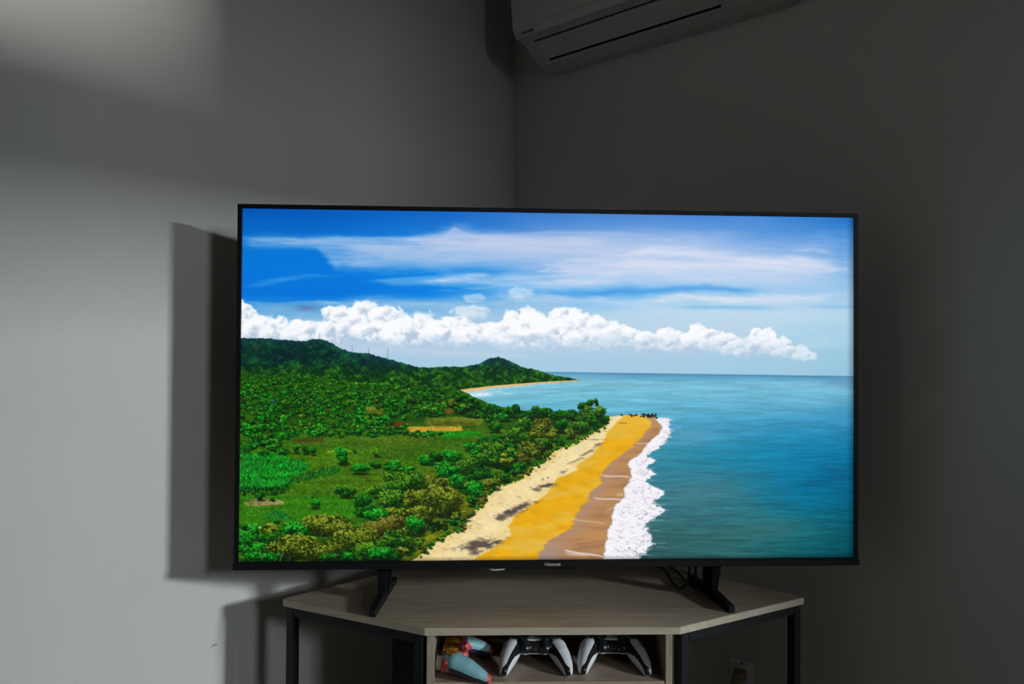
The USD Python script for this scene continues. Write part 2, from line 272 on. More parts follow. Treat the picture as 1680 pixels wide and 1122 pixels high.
    fS = curve([(1091, 684), (1089, 695), (1087.6, 709), (1083, 724), (1068, 739), (1050, 748.5), (1066, 755), (1054, 766.7), (1066, 779), (1046, 791), (1083, 806), (1064, 821), (1083, 842), (1046, 860), (1055, 876), (1066, 892), (1044, 912), (1040, 919)])
    btop = np.interp(X, [960, 990, 1013, 1040, 1060, 1075], [690, 684.5, 682, 682.5, 684, 688])
    inb = sm(-.8, .8, Y - btop)
    edge = 5 * tn + 2.2 * grain
    m = inb * sm(-2, 2, X - bL(Y) + edge) * (1 - sm(-2, 2, X - wF(Y)))
    sand = np.array([236, 212, 150.]) * (1 + .07 * tn + .05 * grain)[..., None]
    sand = sand * (1 - .12 * sm(780, 690, Y)[..., None] * 0) 
    C[:] = C * (1 - m[..., None]) + sand * m[..., None]
    lay((246, 228, 184), .5 * m * np.exp(-((X - (bL(Y) * .5 + pY(Y) * .5) - 4) / 22) ** 2))
    lay((196, 176, 64), .5 * m * np.clip(tn * 2.2, 0, 1) * (1 - sm(4, 22, X - bL(Y))))
    ys = np.array([228, 168, 18.]) * (1 + .05 * tn + .05 * nz(40, 10, 52, 4, .6))[..., None]
    my = m * sm(-2.5, 2.5, X - pY(Y) + 4 * tn)
    C[:] = C * (1 - my[..., None]) + ys * my[..., None]
    lay((226, 190, 90), .6 * my * np.clip(.1 + 1.8 * nz(46, 14, 53, 3), 0, 1) * sm(690, 780, Y + 30)); lay((232, 196, 92), .45 * my * (1 - sm(690, 730, Y)))
    mw = m * sm(-3, 3, X - yW(Y) + 5 * tn + 3 * nz(30, 5, 54, 3))
    lay((180, 133, 90), mw)
    strk = nz(60, 7, 55, 4, .6) 
    rel = np.clip((X - yW(Y)) / np.maximum(wF(Y) - yW(Y), 8), 0, 1)
    lay((166, 140, 126), .75 * mw * np.exp(-((rel - .14) / .2) ** 2) * np.clip(.75 + 1.2 * strk, 0, 1)); lay((196, 144, 88), .5 * mw * np.clip(strk * 2, 0, 1)); lay((138, 104, 74), .5 * mw * np.clip(-strk * 1.8, 0, 1) * sm(.2, .6, rel)); lay((150, 146, 156), .55 * mw * sm(880, 918, Y) * np.exp(-((rel - .1) / .25) ** 2))
    for p0, p1, wd, k in [((975, 780), (1026, 784), 1.1, .8), ((962, 817), (1014, 821), 1.2, .8), ((1000, 811), (1016, 813), 2.2, .5), ((914, 902), (984, 915), 1.5, .8), ((926, 851), (984, 860), 1.2, .35), ((1030, 727), (1062, 729), 1.0, .5), ((915, 906), (955, 913), 2.4, .45), ((985, 838), (996, 834), 1.5, .5)]:
        tt = np.clip((X - p0[0]) / (p1[0] - p0[0]), 0, 1)
        yc = p0[1] + (p1[1] - p0[1]) * tt + .8 * np.sin(tt * 6)
        lay((236, 226, 226), k * np.exp(-((Y - yc) / wd) ** 2) * sm(p0[0] - 3, p0[0] + 8, X) * (1 - sm(p1[0] - 8, p1[0] + 3, X)))
    # debris on the pale sand
    dk = nz(10, 5, 56, 4, .75)
    for cx, cy, rx, ry, sl, k in [(776, 893, 30, 9, -.12, .9), (800, 891, 12, 3.5, -.3, .9), (768, 904, 10, 8, 0, .8), (842, 833, 24, 6, -.36, .9), (826, 843, 22, 7, -.25, .75), (815, 848, 12, 7, 0, .6), (886, 797, 16, 3.4, -.2, .9), (870, 804, 10, 3, 0, .7), (914, 775, 6, 2.2, -.2, .6), (952, 744, 12, 2.4, -.5, .6), (933, 757, 12, 2, -.4, .45), (972, 730, 10, 3, -.3, .55), (968, 722, 14, 1.6, 0, .4), (1010, 695, 10, 1.2, 0, .4)]:
        d = ((X - cx) / rx) ** 2 + ((Y - cy - sl * (X - cx)) / ry) ** 2
        lay((78, 66, 66), k * inb * np.clip(np.exp(-d) * 1.5 + .8 * dk - .25, 0, 1) * (d < 3))
    lay((110, 90, 60), .5 * m * (1 - my) * np.clip(dk * 3.2 - 1.15, 0, 1))
    # foam
    fm1 = nz(22, 10, 61, 4, .7); spk = nz(4, 3, 62, 3, .9)
    mf = sm(686, 690, Y + 2 * fm1) * sm(-2.5, 2.5, X - wF(Y) + 5 * fm1) * (1 - sm(-4, 4, X - fS(Y) + 9 * fm1 + 5 * spk))
    lay((90, 100, 108), .6 * mf)
    hole = np.clip((spk + .5 * fm1 - .34) * 4, 0, 1) * sm(-2, 30, X - wF(Y) - 4)
    lay((246, 242, 250), np.clip(mf * 1.15, 0, 1) * (1 - .5 * hole))
    lay((190, 180, 190), .35 * mf * np.clip((nz(9, 3.5, 63, 3, .8) - .16) * 4, 0, 1))
    tail = np.clip(nz(26, 2.6, 64, 4, .75) * 3 - .75, 0, 1) * np.exp(-np.clip(X - fS(Y), 0, 99) / 16) * (X > fS(Y) - 6) * sm(690, 700, Y)
    lay((206, 214, 224), .75 * tail)
    lay((240, 236, 242), .9 * np.exp(-(((X - 1080) / 11) ** 2 + ((Y - 688) / 3.5) ** 2)) * np.clip(.8 + spk, 0, 1)); lay((236, 238, 244), .8 * np.exp(-(((X - 1042) / 18) ** 2 + ((Y - 680.5) / 1.6) ** 2)) * np.clip(.7 + 2 * spk, 0, 1))
    for _ in range(46):
        cx = rg.uniform(1010, 1070); cy = 681.5 + (cx - 1010) * .05 + rg.normal() * 1.3
        if rg.rand() < .45: cx = rg.uniform(1046, 1070)
        stamp(cx, cy, rg.uniform(1, 2.6), rg.uniform(.8, 1.8), lambda j, i, dx, dy: C.__setitem__((j, i), np.where((dx * dx + dy * dy < 1)[..., None], np.array([26, 28, 22.]), C[j, i])))
    # ---------------- vegetation: clouds of leaf dabs, lit from the upper left
    def dab(cx, cy, rx, ry, col, k=.9):
        def fn(j, i, dx, dy):
            mm = (k * np.clip(1.5 - 1.5 * (dx * dx + dy * dy), 0, 1))[..., None]
            C[j, i] = C[j, i] * (1 - mm) + col * mm
        stamp(cx, cy, rx, ry, fn)
    PAL = {'dark': ((2, 24, 4), (10, 74, 10), (46, 128, 22)), 'green': ((0, 34, 4), (6, 104, 14), (50, 176, 42)), 'olive': ((16, 26, 2), (62, 86, 8), (146, 156, 44)), 'mid': ((4, 28, 4), (32, 94, 8), (104, 150, 34)), 'far': ((2, 38, 8), (14, 88, 12), (66, 136, 28)), 'brown': ((24, 26, 4), (74, 76, 14), (134, 130, 48))}
    def tree(cx, cy, rx, ry, kind, n=None, leaf=1.5, trunk=False, shadow=True):
        p = [np.array(q, float) for q in PAL[kind]]
        n = n or int(14 + rx * ry * .85)
        if shadow: dab(cx + rx * .25, cy + ry * .92, rx * .95, max(1.5, ry * .3), np.array([8, 26, 2.]), .75)
        if trunk:
            for q in range(3):
                x1 = cx + (q - 1) * rx * .3
                for t in np.linspace(0, 1, 9): dab(cx + (x1 - cx) * t, cy + ry * (1.15 - .9 * t), .9, 1.3, np.array([48, 36, 16.]) if q != 2 else np.array([98, 84, 50.]), .9)
        lobes = [(rg.uniform(-.6, .6), rg.uniform(-.55, .5), rg.uniform(.35, .6)) for _ in range(max(3, int(rx / 4)))]
        for ax, ay, r in lobes + [(0, 0, .72)]: dab(cx + ax * rx, cy + ay * ry, rx * r * 1.05, ry * r * 1.05, p[0] + (p[1] - p[0]) * .35, .85)
        for _ in range(n):
            ax, ay, r = lobes[rg.randint(len(lobes))]
            a, d = rg.uniform(0, 2 * math.pi), math.sqrt(rg.rand()) * r * 1.12
            dx, dy = ax + d * math.cos(a), ay + d * math.sin(a)
            l = .46 - .34 * (d * math.cos(a) / r) * .6 - .42 * d * math.sin(a) / r - .3 * dy + rg.normal() * .24
            col = p[0] + (p[1] - p[0]) * min(1, max(0, l * 1.9)) if l < .55 else p[1] + (p[2] - p[1]) * min(1, (l - .55) * 2.0)
            s = leaf * rg.uniform(.7, 1.35)
            dab(cx + dx * rx, cy + dy * ry, s * rg.uniform(.9, 1.5), s * .85, col, .92)
    # far woodland, growing row by row towards the viewer
    def wood(n, x0, x1, y0, y1, kinds, s0, s1, ok=lambda x, y: True):
        pts = sorted([(rg.uniform(y0, y1), rg.uniform(x0, x1)) for _ in range(n)])
        for y, x in pts:
            if not ok(x, y): continue
            t = (y - y0) / (y1 - y0); s = (s0 + (s1 - s0) * t) * rg.uniform(.7, 1.35)
            tree(x, y, s * 1.25, s * .85, kinds[rg.randint(len(kinds))], n=int(5 + s * 2.6), leaf=max(1.0, s * .22), shadow=False)
    fields = lambda x, y: not (655 < x < 790 and 684 < y < 720) and not (590 < x < 624 and 666 < y < 684 and rg.rand() < .75) and not (622 < x < 662 and 690 < y < 703 and rg.rand() < .8) and y > np.interp(x, [380, 740, 752, 766, 790, 840], [613, 640, 646, 656, 664, 676])
    wood(400, 394, 700, 618, 668, ['far', 'far', 'mid', 'dark', 'green', 'far'], 3.2, 5.8, fields)
    wood(170, 640, 800, 626, 690, ['dark', 'dark', 'far', 'mid'], 3.6, 6.5, fields)
    wood(240, 394, 660, 660, 712, ['far', 'green', 'dark', 'mid', 'green', 'dark'], 4.5, 6.5, fields)
    wood(60, 394, 790, 708, 716, ['green', 'dark', 'mid'], 4.0, 5.0, lambda x, y: not (655 < x < 790 and y < 709) and x < 720)
    wood(50, 394, 470, 700, 745, ['green', 'dark', 'far'], 6, 8)
    for x, y, r, k in [(730, 662, 9, 'olive'), (690, 672, 8, 'mid'), (665, 655, 8, 'mid'), (742, 672, 9, 'dark'), (756, 668, 9, 'mid'), (770, 664, 9, 'dark'), (785, 672, 8, 'dark'), (744, 652, 10, 'dark'), (760, 655, 8, 'dark')]:
        tree(x, y, r * 1.2, r * .8, k)
    # maize field: upright blades
    for _ in range(1500):
        x, y = rg.uniform(392, 505), rg.uniform(746, 806)
        if y > 806 - max(0, x - 440) * .55 or y < 744 + max(0, x - 440) * .28: continue
        g = rg.rand(); dab(x, y, .8, 2.6, np.array([4, 60, 10.]) * (1 - g) + np.array([40, 176, 48.]) * g, .8)
    for _ in range(420):
        x = rg.uniform(470, 552); y = np.interp(x, [470, 500, 552], [792, 784, 772]) + rg.uniform(-8, 5); g = rg.rand()
        dab(x, y, .9, 2.6, np.array([2, 40, 6.]) * (1 - g) + np.array([34, 140, 30.]) * g, .8)
    for _ in range(260):
        x = rg.uniform(394, 470); y = rg.uniform(800, 814) - max(0, x - 440) * .2; g = rg.rand() ** 2
        dab(x, y, 1.2, 2.4, np.array([2, 34, 6.]) * (1 - g) + np.array([26, 120, 24.]) * g, .85)
    for x, y, rx, ry, k in [(482, 737, 6, 8, 'dark'), (497, 738, 8, 8, 'dark'), (509, 741, 6, 7, 'dark'), (555, 748, 13, 15, 'green'), (575, 740, 4, 4, 'dark'), (611, 744, 7, 7, 'mid'), (580, 770, 20, 9, 'green'), (610, 762, 10, 7, 'dark'), (633, 764, 18, 8, 'green'), (660, 770, 16, 6, 'green'), (640, 772, 10, 8, 'dark'), (560, 808, 17, 10, 'dark'), (511, 823, 9, 12, 'green'), (425, 815, 9, 7, 'dark'), (445, 819, 5, 4, 'dark'), (690, 755, 18, 9, 'green'), (705, 748, 14, 9, 'dark')]:
        tree(x, y, rx, ry, k)
    # coastal tree belt, far to near
    belt = [(800, 672, 14, 9, 'dark'), (826, 676, 15, 10, 'dark'), (836, 668, 9, 7, 'dark'), (815, 684, 14, 9, 'green'), (850, 682, 16, 11, 'dark'), (872, 676, 14, 10, 'dark'), (890, 676, 11, 9, 'dark'), (905, 682, 14, 11, 'dark'), (928, 680, 14, 12, 'dark'), (944, 667, 10, 9, 'dark'), (957, 664, 9, 8, 'dark'), (968, 660, 5, 7, 'dark'), (953, 680, 17, 14, 'mid'), (973, 680, 15, 13, 'mid'), (982, 688, 8, 8, 'dark'), (963, 692, 15, 9, 'dark'),
            (800, 702, 14, 9, 'dark'), (848, 696, 18, 12, 'mid'), (880, 698, 18, 13, 'brown'), (910, 698, 17, 13, 'dark'), (938, 700, 16, 12, 'mid'), (925, 712, 15, 9, 'olive'), (898, 716, 17, 10, 'olive'), (868, 712, 20, 13, 'olive'), (838, 714, 20, 13, 'mid'), (810, 722, 16, 10, 'dark'), (780, 726, 13, 9, 'dark'), (760, 732, 14, 9, 'green'), (770, 742, 16, 9, 'green'), (905, 725, 12, 7, 'dark'), (880, 728, 15, 10, 'mid'),
            (862, 734, 22, 15, 'olive'), (800, 738, 24, 16, 'mid'), (835, 746, 15, 12, 'mid'), (872, 746, 10, 8, 'olive'), (850, 752, 14, 11, 'brown'), (790, 750, 26, 16, 'mid'), (820, 760, 14, 10, 'olive'), (845, 768, 15, 9, 'dark'), (735, 752, 22, 13, 'green'), (715, 765, 16, 10, 'dark'), (760, 766, 22, 14, 'mid'), (728, 774, 24, 14, 'green'), (775, 780, 20, 13, 'dark'), (805, 782, 17, 12, 'mid'), (836, 776, 11, 7, 'dark'), (795, 794, 17, 11, 'olive'),
            (765, 800, 20, 13, 'green'), (742, 790, 17, 12, 'green'), (700, 800, 34, 20, 'olive'), (650, 795, 36, 22, 'mid'), (610, 806, 15, 12, 'mid'), (640, 822, 30, 22, 'mid'), (586, 824, 18, 14, 'dark'), (600, 838, 22, 13, 'dark'), (675, 820, 26, 22, 'olive'), (720, 822, 32, 26, 'olive'), (770, 806, 15, 10, 'green'), (765, 820, 15, 12, 'dark'), (745, 846, 18, 10, 'olive'), (738, 856, 10, 7, 'dark'), (690, 846, 28, 16, 'olive'), (640, 846, 26, 15, 'olive'),
            (610, 848, 22, 14, 'green'), (670, 864, 20, 16, 'green'), (452, 855, 5, 5, 'dark'), (520, 862, 40, 16, 'olive'), (480, 870, 22, 16, 'green'), (550, 870, 36, 20, 'olive'), (620, 868, 36, 20, 'brown'), (575, 884, 40, 20, 'olive'), (640, 884, 30, 16, 'mid'), (405, 880, 20, 22, 'green'), (440, 884, 24, 16, 'dark'), (400, 864, 8, 6, 'dark'), (470, 896, 36, 20, 'olive'), (520, 900, 40, 20, 'olive'), (410, 905, 26, 16, 'green'), (600, 905, 36, 16, 'mid'), (655, 905, 14, 7, 'olive'), (430, 914, 24, 10, 'green'), (620, 908, 26, 12, 'green'), (540, 914, 22, 8, 'dark')]
    wood(120, 690, 985, 672, 790, ['dark', 'mid', 'olive', 'dark', 'green'], 6, 11, lambda x, y: bL(y) - 120 < x < bL(y) - 8 and x > np.interp(y, [672, 700, 740, 790], [800, 780, 730, 690]))
    wood(120, 394, 760, 838, 916, ['dark', 'olive', 'mid', 'green', 'olive'], 9, 14, lambda x, y: x < bL(y) - 26 and y > np.interp(x, [394, 440, 520, 600, 650, 760], [872, 868, 858, 838, 826, 820]))
    for x, y, rx, ry, k in belt:
        tree(x, y, rx, ry, k, n=int(16 + rx * ry * .8), leaf=1.25 + .35 * sm(720, 860, np.float64(y)), trunk=(y > 790 and k in ('olive', 'brown')))
    # palm
    for a in np.linspace(-3.3, .3, 15):
        L = rg.uniform(17, 25)
        for t in np.linspace(.1, 1, 16):
            dab(454 + math.cos(a) * L * t, 848 + math.sin(a) * L * t * .95 + 7 * t * t, 1.3, 1.1, np.array([8, 84, 22.]) if rg.rand() < .6 else np.array([30, 136, 56.]), .9)
    for x0, y0, x1, y1 in [(530, 905, 534, 880), (534, 880, 524, 868), (534, 882, 546, 868), (428, 918, 424, 900), (456, 920, 462, 905), (622, 888, 620, 868), (690, 850, 692, 832), (650, 916, 662, 886), (676, 862, 664, 880), (660, 888, 680, 880), (600, 790, 588, 782)]:
        for t in np.linspace(0, 1, 22): dab(x0 + (x1 - x0) * t, y0 + (y1 - y0) * t, .8, .9, np.array([120, 104, 60.]) if x0 < 470 else np.array([64, 46, 22.]), .85)
    dab(424.5, 865.5, 3, 2.4, np.array([205, 180, 110.]), .9); dab(446, 658.5, 3.4, 1.5, np.array([50, 80, 150.]), .9)
    # bushes at the edge of the sand, creeping plants
    for _ in range(150):
        y = rg.uniform(700, 915); x = bL(y) + rg.uniform(-9, 5)
        k = ['olive', 'mid', 'green', 'brown'][rg.randint(4)]; s = 1.8 + 2.2 * (y - 700) / 215 * rg.rand()
        tree(x, y, s * 1.5, s, k, n=10, leaf=1.0, shadow=rg.rand() < .4)
    for _ in range(90):
        y = rg.uniform(720, 915); x = bL(y) + abs(rg.normal()) * 9; dab(x, y, rg.uniform(1, 3), .8, np.array([150, 150, 30.]) * rg.uniform(.7, 1.1), .6)
    fleck = gaussian_filter(np.random.RandomState(99).randn(NV, NU), .55); fleck /= fleck.std()
    green = np.clip((C[..., 1] - np.maximum(C[..., 0], C[..., 2]) - 6) / 40, 0, 1) + .6 * np.clip((C[..., 1] - C[..., 2] - 40) / 60, 0, 1) * (Y > 600) * (X < bL(Y) - 2)
    C[:] = np.clip(C * (1 + .12 * fleck * np.clip(green, 0, 1))[..., None], 0, 255)
    # panel backlight falls off towards the edges
    ex = np.minimum(np.minimum(X - edge_x(Y)[0], 9), 9) / 9; er = np.clip((edge_x(Y)[1] - X) / 12, 0, 1); eb = np.clip((edge_y(X)[1] - Y) / 7, 0, 1)
    C[:] *= ((.93 + .07 * np.clip(ex / .4, 0, 1)) * (.62 + .38 * er ** .7) * (.7 + .3 * eb))[..., None]
    c = np.clip(C / 255, 0, 1)
    return np.where(c <= .04045, c / 12.92, ((c + .055) / 1.055) ** 2.4)
# ------------------------------------------------------------------------------------------------------------------

# ---- helpers ----------------------------------------------------------------------------------------------------------
taken = {}
def numbered(path):
    n = taken.get(path, 0); taken[path] = n + 1
    return path if n == 0 else '%s_%03d' % (path, n)
def tag(p, label=None, cat=None, group=None, kind=None):
    for k, val in (('label', label), ('category', cat), ('group', group), ('kind', kind)):
        if val: p.SetCustomDataByKey(k, val)
def thing(name, label, cat, loc=(0, 0, 0), rz=0.0, group=None):
    x = UsdGeom.Xform.Define(stage, numbered('/World/' + name))
    x.AddTranslateOp().Set(Gf.Vec3d(*map(float, loc))); x.AddRotateZOp().Set(math.degrees(rz))
    tag(x.GetPrim(), label, cat, group)
    return x.GetPrim()
def obj(name, mesh, mat, parent=None, label=None, smooth=30, kind=None):
    base = str(parent.GetPath()) if parent is not None else '/World'
    g = usdkit.mesh(stage, numbered(base + '/' + name), mesh, mat, smooth=smooth)
    tag(g.GetPrim(), label, None, None, kind)
    return g.GetPrim()
def struct(name, mesh, mat):
    return obj(name, mesh, mat, kind='structure', smooth=30)
def cat(*ms):
    out = []
    for q in ms:
        v, f, _ = meshkit.arrays(q); out.append(trimesh.Trimesh(v, f, process=False))
    return trimesh.util.concatenate(out)
def M(mesh):
    v, f, _ = meshkit.arrays(mesh); return v, f
def rbox(x0, x1, y0, y1, z0, z1, r=0.001):
    """box with chamfered edges"""
    r = min(r, (x1 - x0) * .49, (y1 - y0) * .49, (z1 - z0) * .49)
    pts = []
    for x, sx in ((x0, 1), (x1, -1)):
        for y, sy in ((y0, 1), (y1, -1)):
            for z, sz in ((z0, 1), (z1, -1)):
                pts += [(x + sx * r, y + sy * r, z), (x + sx * r, y, z + sz * r), (x, y + sy * r, z + sz * r)]
    return Manifold.hull_points(np.array(pts))
def rounded(pts, r, n=5):
    """rounded polygon corners; r may be a list"""
    out = []; N = len(pts)
    for i in range(N):
        p, a, b = np.array(pts[i], float), np.array(pts[i - 1], float), np.array(pts[(i + 1) % N], float)
        rr = r[i] if isinstance(r, (list, tuple)) else r
        if rr <= 0: out.append(p); continue
        u, w = (a - p) / np.linalg.norm(a - p), (b - p) / np.linalg.norm(b - p)
        half = math.acos(np.clip(u @ w, -1, 1)) / 2; d = min(rr / math.tan(half), .45 * np.linalg.norm(a - p), .45 * np.linalg.norm(b - p))
        for t in np.linspace(0, 1, n): out.append((1 - t) ** 2 * (p + u * d) + 2 * t * (1 - t) * p + t * t * (p + w * d))
    return np.array(out)
def prism(poly, z0, z1, bevel=0.0):
    cs = CrossSection([np.asarray(poly, float)], manifold3d.FillRule.NonZero)
    if bevel <= 0: return Manifold.extrude(cs, z1 - z0).translate((0, 0, z0))
    inner = cs.offset(-bevel, manifold3d.JoinType.Miter)
    parts = Manifold.extrude(cs, z1 - z0 - 2 * bevel).translate((0, 0, z0 + bevel)) + Manifold.extrude(inner, z1 - z0).translate((0, 0, z0))
    return parts
def profile_along_x(poly, x0, x1):
    """extrude a (y, z) outline from x0 to x1"""
    mm = Manifold.extrude(CrossSection([np.asarray(poly, float)], manifold3d.FillRule.NonZero), x1 - x0)
    return mm.transform(np.array([[0, 0, 1, x0], [1, 0, 0, 0], [0, 1, 0, 0]], float))
def tube(path, r, n=10, caps=True):
    p = np.asarray(path, float); k = len(p); rr = np.broadcast_to(r, k)
    t = np.gradient(p, axis=0); t /= np.linalg.norm(t, axis=1)[:, None]
    up = np.array([0, 0, 1.0]) if abs(t[0, 2]) < .9 else np.array([1.0, 0, 0]); vs = []
    for i in range(k):
        x = np.cross(up, t[i]); x /= np.linalg.norm(x); y = np.cross(t[i], x); up = y
        a = np.linspace(0, 2 * np.pi, n, endpoint=False)
        vs.append(p[i] + rr[i] * (np.cos(a)[:, None] * x + np.sin(a)[:, None] * y))
    v = np.vstack(vs + [p[:1], p[-1:]]); f = []
    for i in range(k - 1):
        for j in range(n):
            a, b, c, d = i * n + j, i * n + (j + 1) % n, (i + 1) * n + (j + 1) % n, (i + 1) * n + j
            f += [(a, b, c), (a, c, d)]
    for j in range(n):
        f += [(k * n, (j + 1) % n, j), (k * n + 1, (k - 1) * n + j, (k - 1) * n + (j + 1) % n)]
    return trimesh.Trimesh(v, np.array(f), process=False)
def spline(pts, n=40):
    from scipy.interpolate import CubicSpline
    p = np.asarray(pts, float); s = np.r_[0, np.cumsum(np.linalg.norm(np.diff(p, axis=0), axis=1))]
    return CubicSpline(s, p)(np.linspace(0, s[-1], n))
def blob(chains, edge=0.0035, smooth=14, extra=None):
    """one continuous surface around chains of (x, y, z, radius)"""
    out = Manifold()
    for ch in chains:
        for a, b in zip(ch[:-1], ch[1:]):
            out = out + Manifold.batch_hull([Manifold.sphere(q[3], 28).translate(q[:3]) for q in (a, b)])
    if extra is not None: out = out + extra
    out = out.refine_to_length(edge); v, f, _ = meshkit.arrays(out)
    t = trimesh.Trimesh(v, f, process=True); trimesh.smoothing.filter_taubin(t, lamb=.5, nu=.52, iterations=smooth)
    return t

# ---- materials ----------------------------------------------------------------------------------------------------------
L = '/World/Looks/'
def plain(name, color, rough=.5, spec=.5, metal=0.0, coat=0.0, bump=0.0, bscale=400., vary=0.0, vscale=6.):
    nodes = {'p': ('principled_bsdf', dict(base_color=color, roughness=rough, specular_ior_level=spec, metallic=metal, coat_weight=coat))}
    links = []
    if bump or vary: nodes['tc'] = ('texture_coordinate', {})
    if bump:
        nodes['n'] = ('noise_texture', dict(scale=bscale, detail=3)); nodes['b'] = ('bump', dict(strength=bump, distance=.002))
        links += [('tc.object', 'n.vector'), ('n.fac', 'b.height'), ('b.normal', 'p.normal')]
    if vary:
        nodes['v'] = ('noise_texture', dict(scale=vscale, detail=4)); c = np.array(color)
        nodes['r'] = ('rgb_ramp', dict(ramp=[(.3, tuple(c * (1 - vary))), (.7, tuple(np.minimum(c * (1 + vary), 1)))]))
        links += [('tc.object', 'v.vector'), ('v.fac', 'r.fac'), ('r.color', 'p.base_color')]
    return usdkit.material(stage, L + name, nodes, links, surface='p.BSDF')
def wood(name, c0, c1, c2, scale=(3., 60., 60.), rough=.5):
    nodes = {'tc': ('texture_coordinate', {}), 'm': ('mapping', dict(scale=scale)), 'n': ('noise_texture', dict(scale=3.2, detail=7, roughness=.62, distortion=.35)),
             'm2': ('mapping', dict(scale=(scale[0] * 1.6, scale[1] * 6, scale[2] * 6))), 'n2': ('noise_texture', dict(scale=3.0, detail=4, roughness=.7)),
             'mx': ('mix', dict(mix_type='mix', fac=.38)), 'r': ('rgb_ramp', dict(ramp=[(.3, c0), (.5, c1), (.68, c2)])), 'b': ('bump', dict(strength=.12, distance=.001)),
             'p': ('principled_bsdf', dict(roughness=rough, specular_ior_level=.4))}
    return usdkit.material(stage, L + name, nodes, [('tc.object', 'm.vector'), ('m.vector', 'n.vector'), ('tc.object', 'm2.vector'), ('m2.vector', 'n2.vector'), ('n.fac', 'mx.color1'), ('n2.fac', 'mx.color2'),
                           ('mx.color', 'r.fac'), ('mx.color', 'b.height'), ('b.normal', 'p.normal'), ('r.color', 'p.base_color')], surface='p.BSDF')
wall_mat = plain('painted_plaster', (.62, .612, .585), .75, .25, bump=.10, bscale=260., vary=.02, vscale=3.)
ceil_mat = plain('ceiling_paint', (.15, .145, .138), .8, .2)
dark_mat = plain('dark_feature_wall_paint', (.14, .135, .125), .8, .2)
floor_mat = wood('dark_floor_wood', (.24, .205, .165), (.30, .26, .21), (.36, .32, .26), (2., 14., 14.), .45)
wood_mat = wood('greige_laminate', (.22, .17, .125), (.345, .275, .205), (.44, .36, .28), (2.0, 26., 26.), .42)
band_mat = wood('edge_banding', (.34, .295, .22), (.43, .375, .285), (.52, .46, .36), (2.0, 26., 26.), .42)
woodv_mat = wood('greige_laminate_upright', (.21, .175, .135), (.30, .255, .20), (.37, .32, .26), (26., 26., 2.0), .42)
steel_mat = plain('black_powder_coated_steel', (.0065, .0075, .010), .5, .25, bump=.15, bscale=900.)
tvplastic = plain('black_matt_plastic', (.006, .006, .007), .5, .22)
tvgloss = plain('dark_chin_plastic', (.006, .0065, .008), .5, .2, bump=.05, bscale=1200.)
tvback = plain('black_textured_plastic', (.012, .012, .012), .6, .3, bump=.2, bscale=700.)
logo_mat = plain('silver_print', (.62, .62, .63), .35, .5, metal=.4)
ac_mat = plain('ac_white_plastic', (.56, .55, .53), .5, .35)
ac_trim = plain('ac_white_plastic_lower', (.52, .51, .49), .5, .35)
gap_mat = plain('dark_gap', (.006, .006, .006), .8, .1)
acprint = plain('grey_print', (.10, .10, .10), .5, .3)
pad_white = plain('white_controller_plastic', (.66, .66, .70), .42, .45, bump=.08, bscale=1500.)
pad_black = plain('black_controller_plastic', (.010, .011, .013), .30, .5)
pad_clear = plain('smoky_clear_plastic', (.12, .12, .13), .15, .6)
pad_red = plain('coral_red_plastic', (.62, .075, .075), .38, .45)
pad_teal = plain('soft_teal_plastic', (.20, .42, .46), .45, .4)
pad_gold = plain('gold_chrome', (.80, .36, .045), .28, .6, metal=.75)
pad_navy = plain('dark_violet_plastic', (.028, .024, .05), .4, .45)
pad_dark = plain('dark_red_rubber', (.10, .012, .016), .5, .4)
plate_mat = plain('outlet_plate_plastic', (.86, .85, .85), .4, .5)
plug_mat = plain('aged_yellow_plug', (.23, .19, .085), .35, .5)
cable_w = plain('off_white_cable', (.55, .54, .50), .5, .4)
cable_k = plain('black_cable', (.010, .010, .011), .5, .4)
cable_g = plain('grey_cable', (.16, .15, .15), .5, .4)
scuff_mat = plain('grey_scuff', (.16, .16, .17), .8, .1)
mesh_mat = plain('black_wire_mesh', (.004, .004, .0045), .6, .2)
win_mat = plain('white_window_frame', (.6, .6, .6), .5, .4)
screen_mat = usdkit.material(stage, L + 'lit_screen', {'a': ('attribute', dict(attribute='picture')), 'p': ('principled_bsdf', dict(base_color=(.006, .006, .007), roughness=.38, specular_ior_level=.2, emission_strength=1.0))},
                             [('a.color', 'p.emission_color')], surface='p.BSDF')

# ---- the room -----------------------------------------------------------------------------------------------------------
ROT = np.array([[DA[0], DB[0], 0, CORNER[0]], [DA[1], DB[1], 0, CORNER[1]], [0, 0, 1, 0]], float)
def in_room(mm):   # (a, b, z) -> world; the frame is left-handed, so faces are turned round
    v, f, _ = meshkit.arrays(mm); w = v @ ROT[:, :3].T + ROT[:, 3]
    return trimesh.Trimesh(w, f[:, ::-1], process=False)
def box(x0, x1, y0, y1, z0, z1): return Manifold.cube((x1 - x0, y1 - y0, z1 - z0)).translate((x0, y0, z0))
T = .12
struct('floor', in_room(box(-T, RW + T, -T, RD + T, -.1, 0)), floor_mat)
struct('ceiling', in_room(box(-T, RW + T, -T, RD + T, RH, RH + .1)), ceil_mat)
struct('wall_left', in_room(box(-T, 0, -T, RD + T, 0, RH)), wall_mat)
struct('wall_right', in_room(box(0, RW, -T, 0, 0, RH)), wall_mat)
TF = .07
far = box(RW, RW + TF, -T, RD + T, 0, RH)
for b0, b1, z0, z1 in (W1, W2): far = far - box(RW - .1, RW + TF + .1, b0, b1, z0, z1)
struct('wall_rear', in_room(far), dark_mat)
struct('wall_front', in_room(box(0, RW, RD, RD + T, 0, RH)), dark_mat)
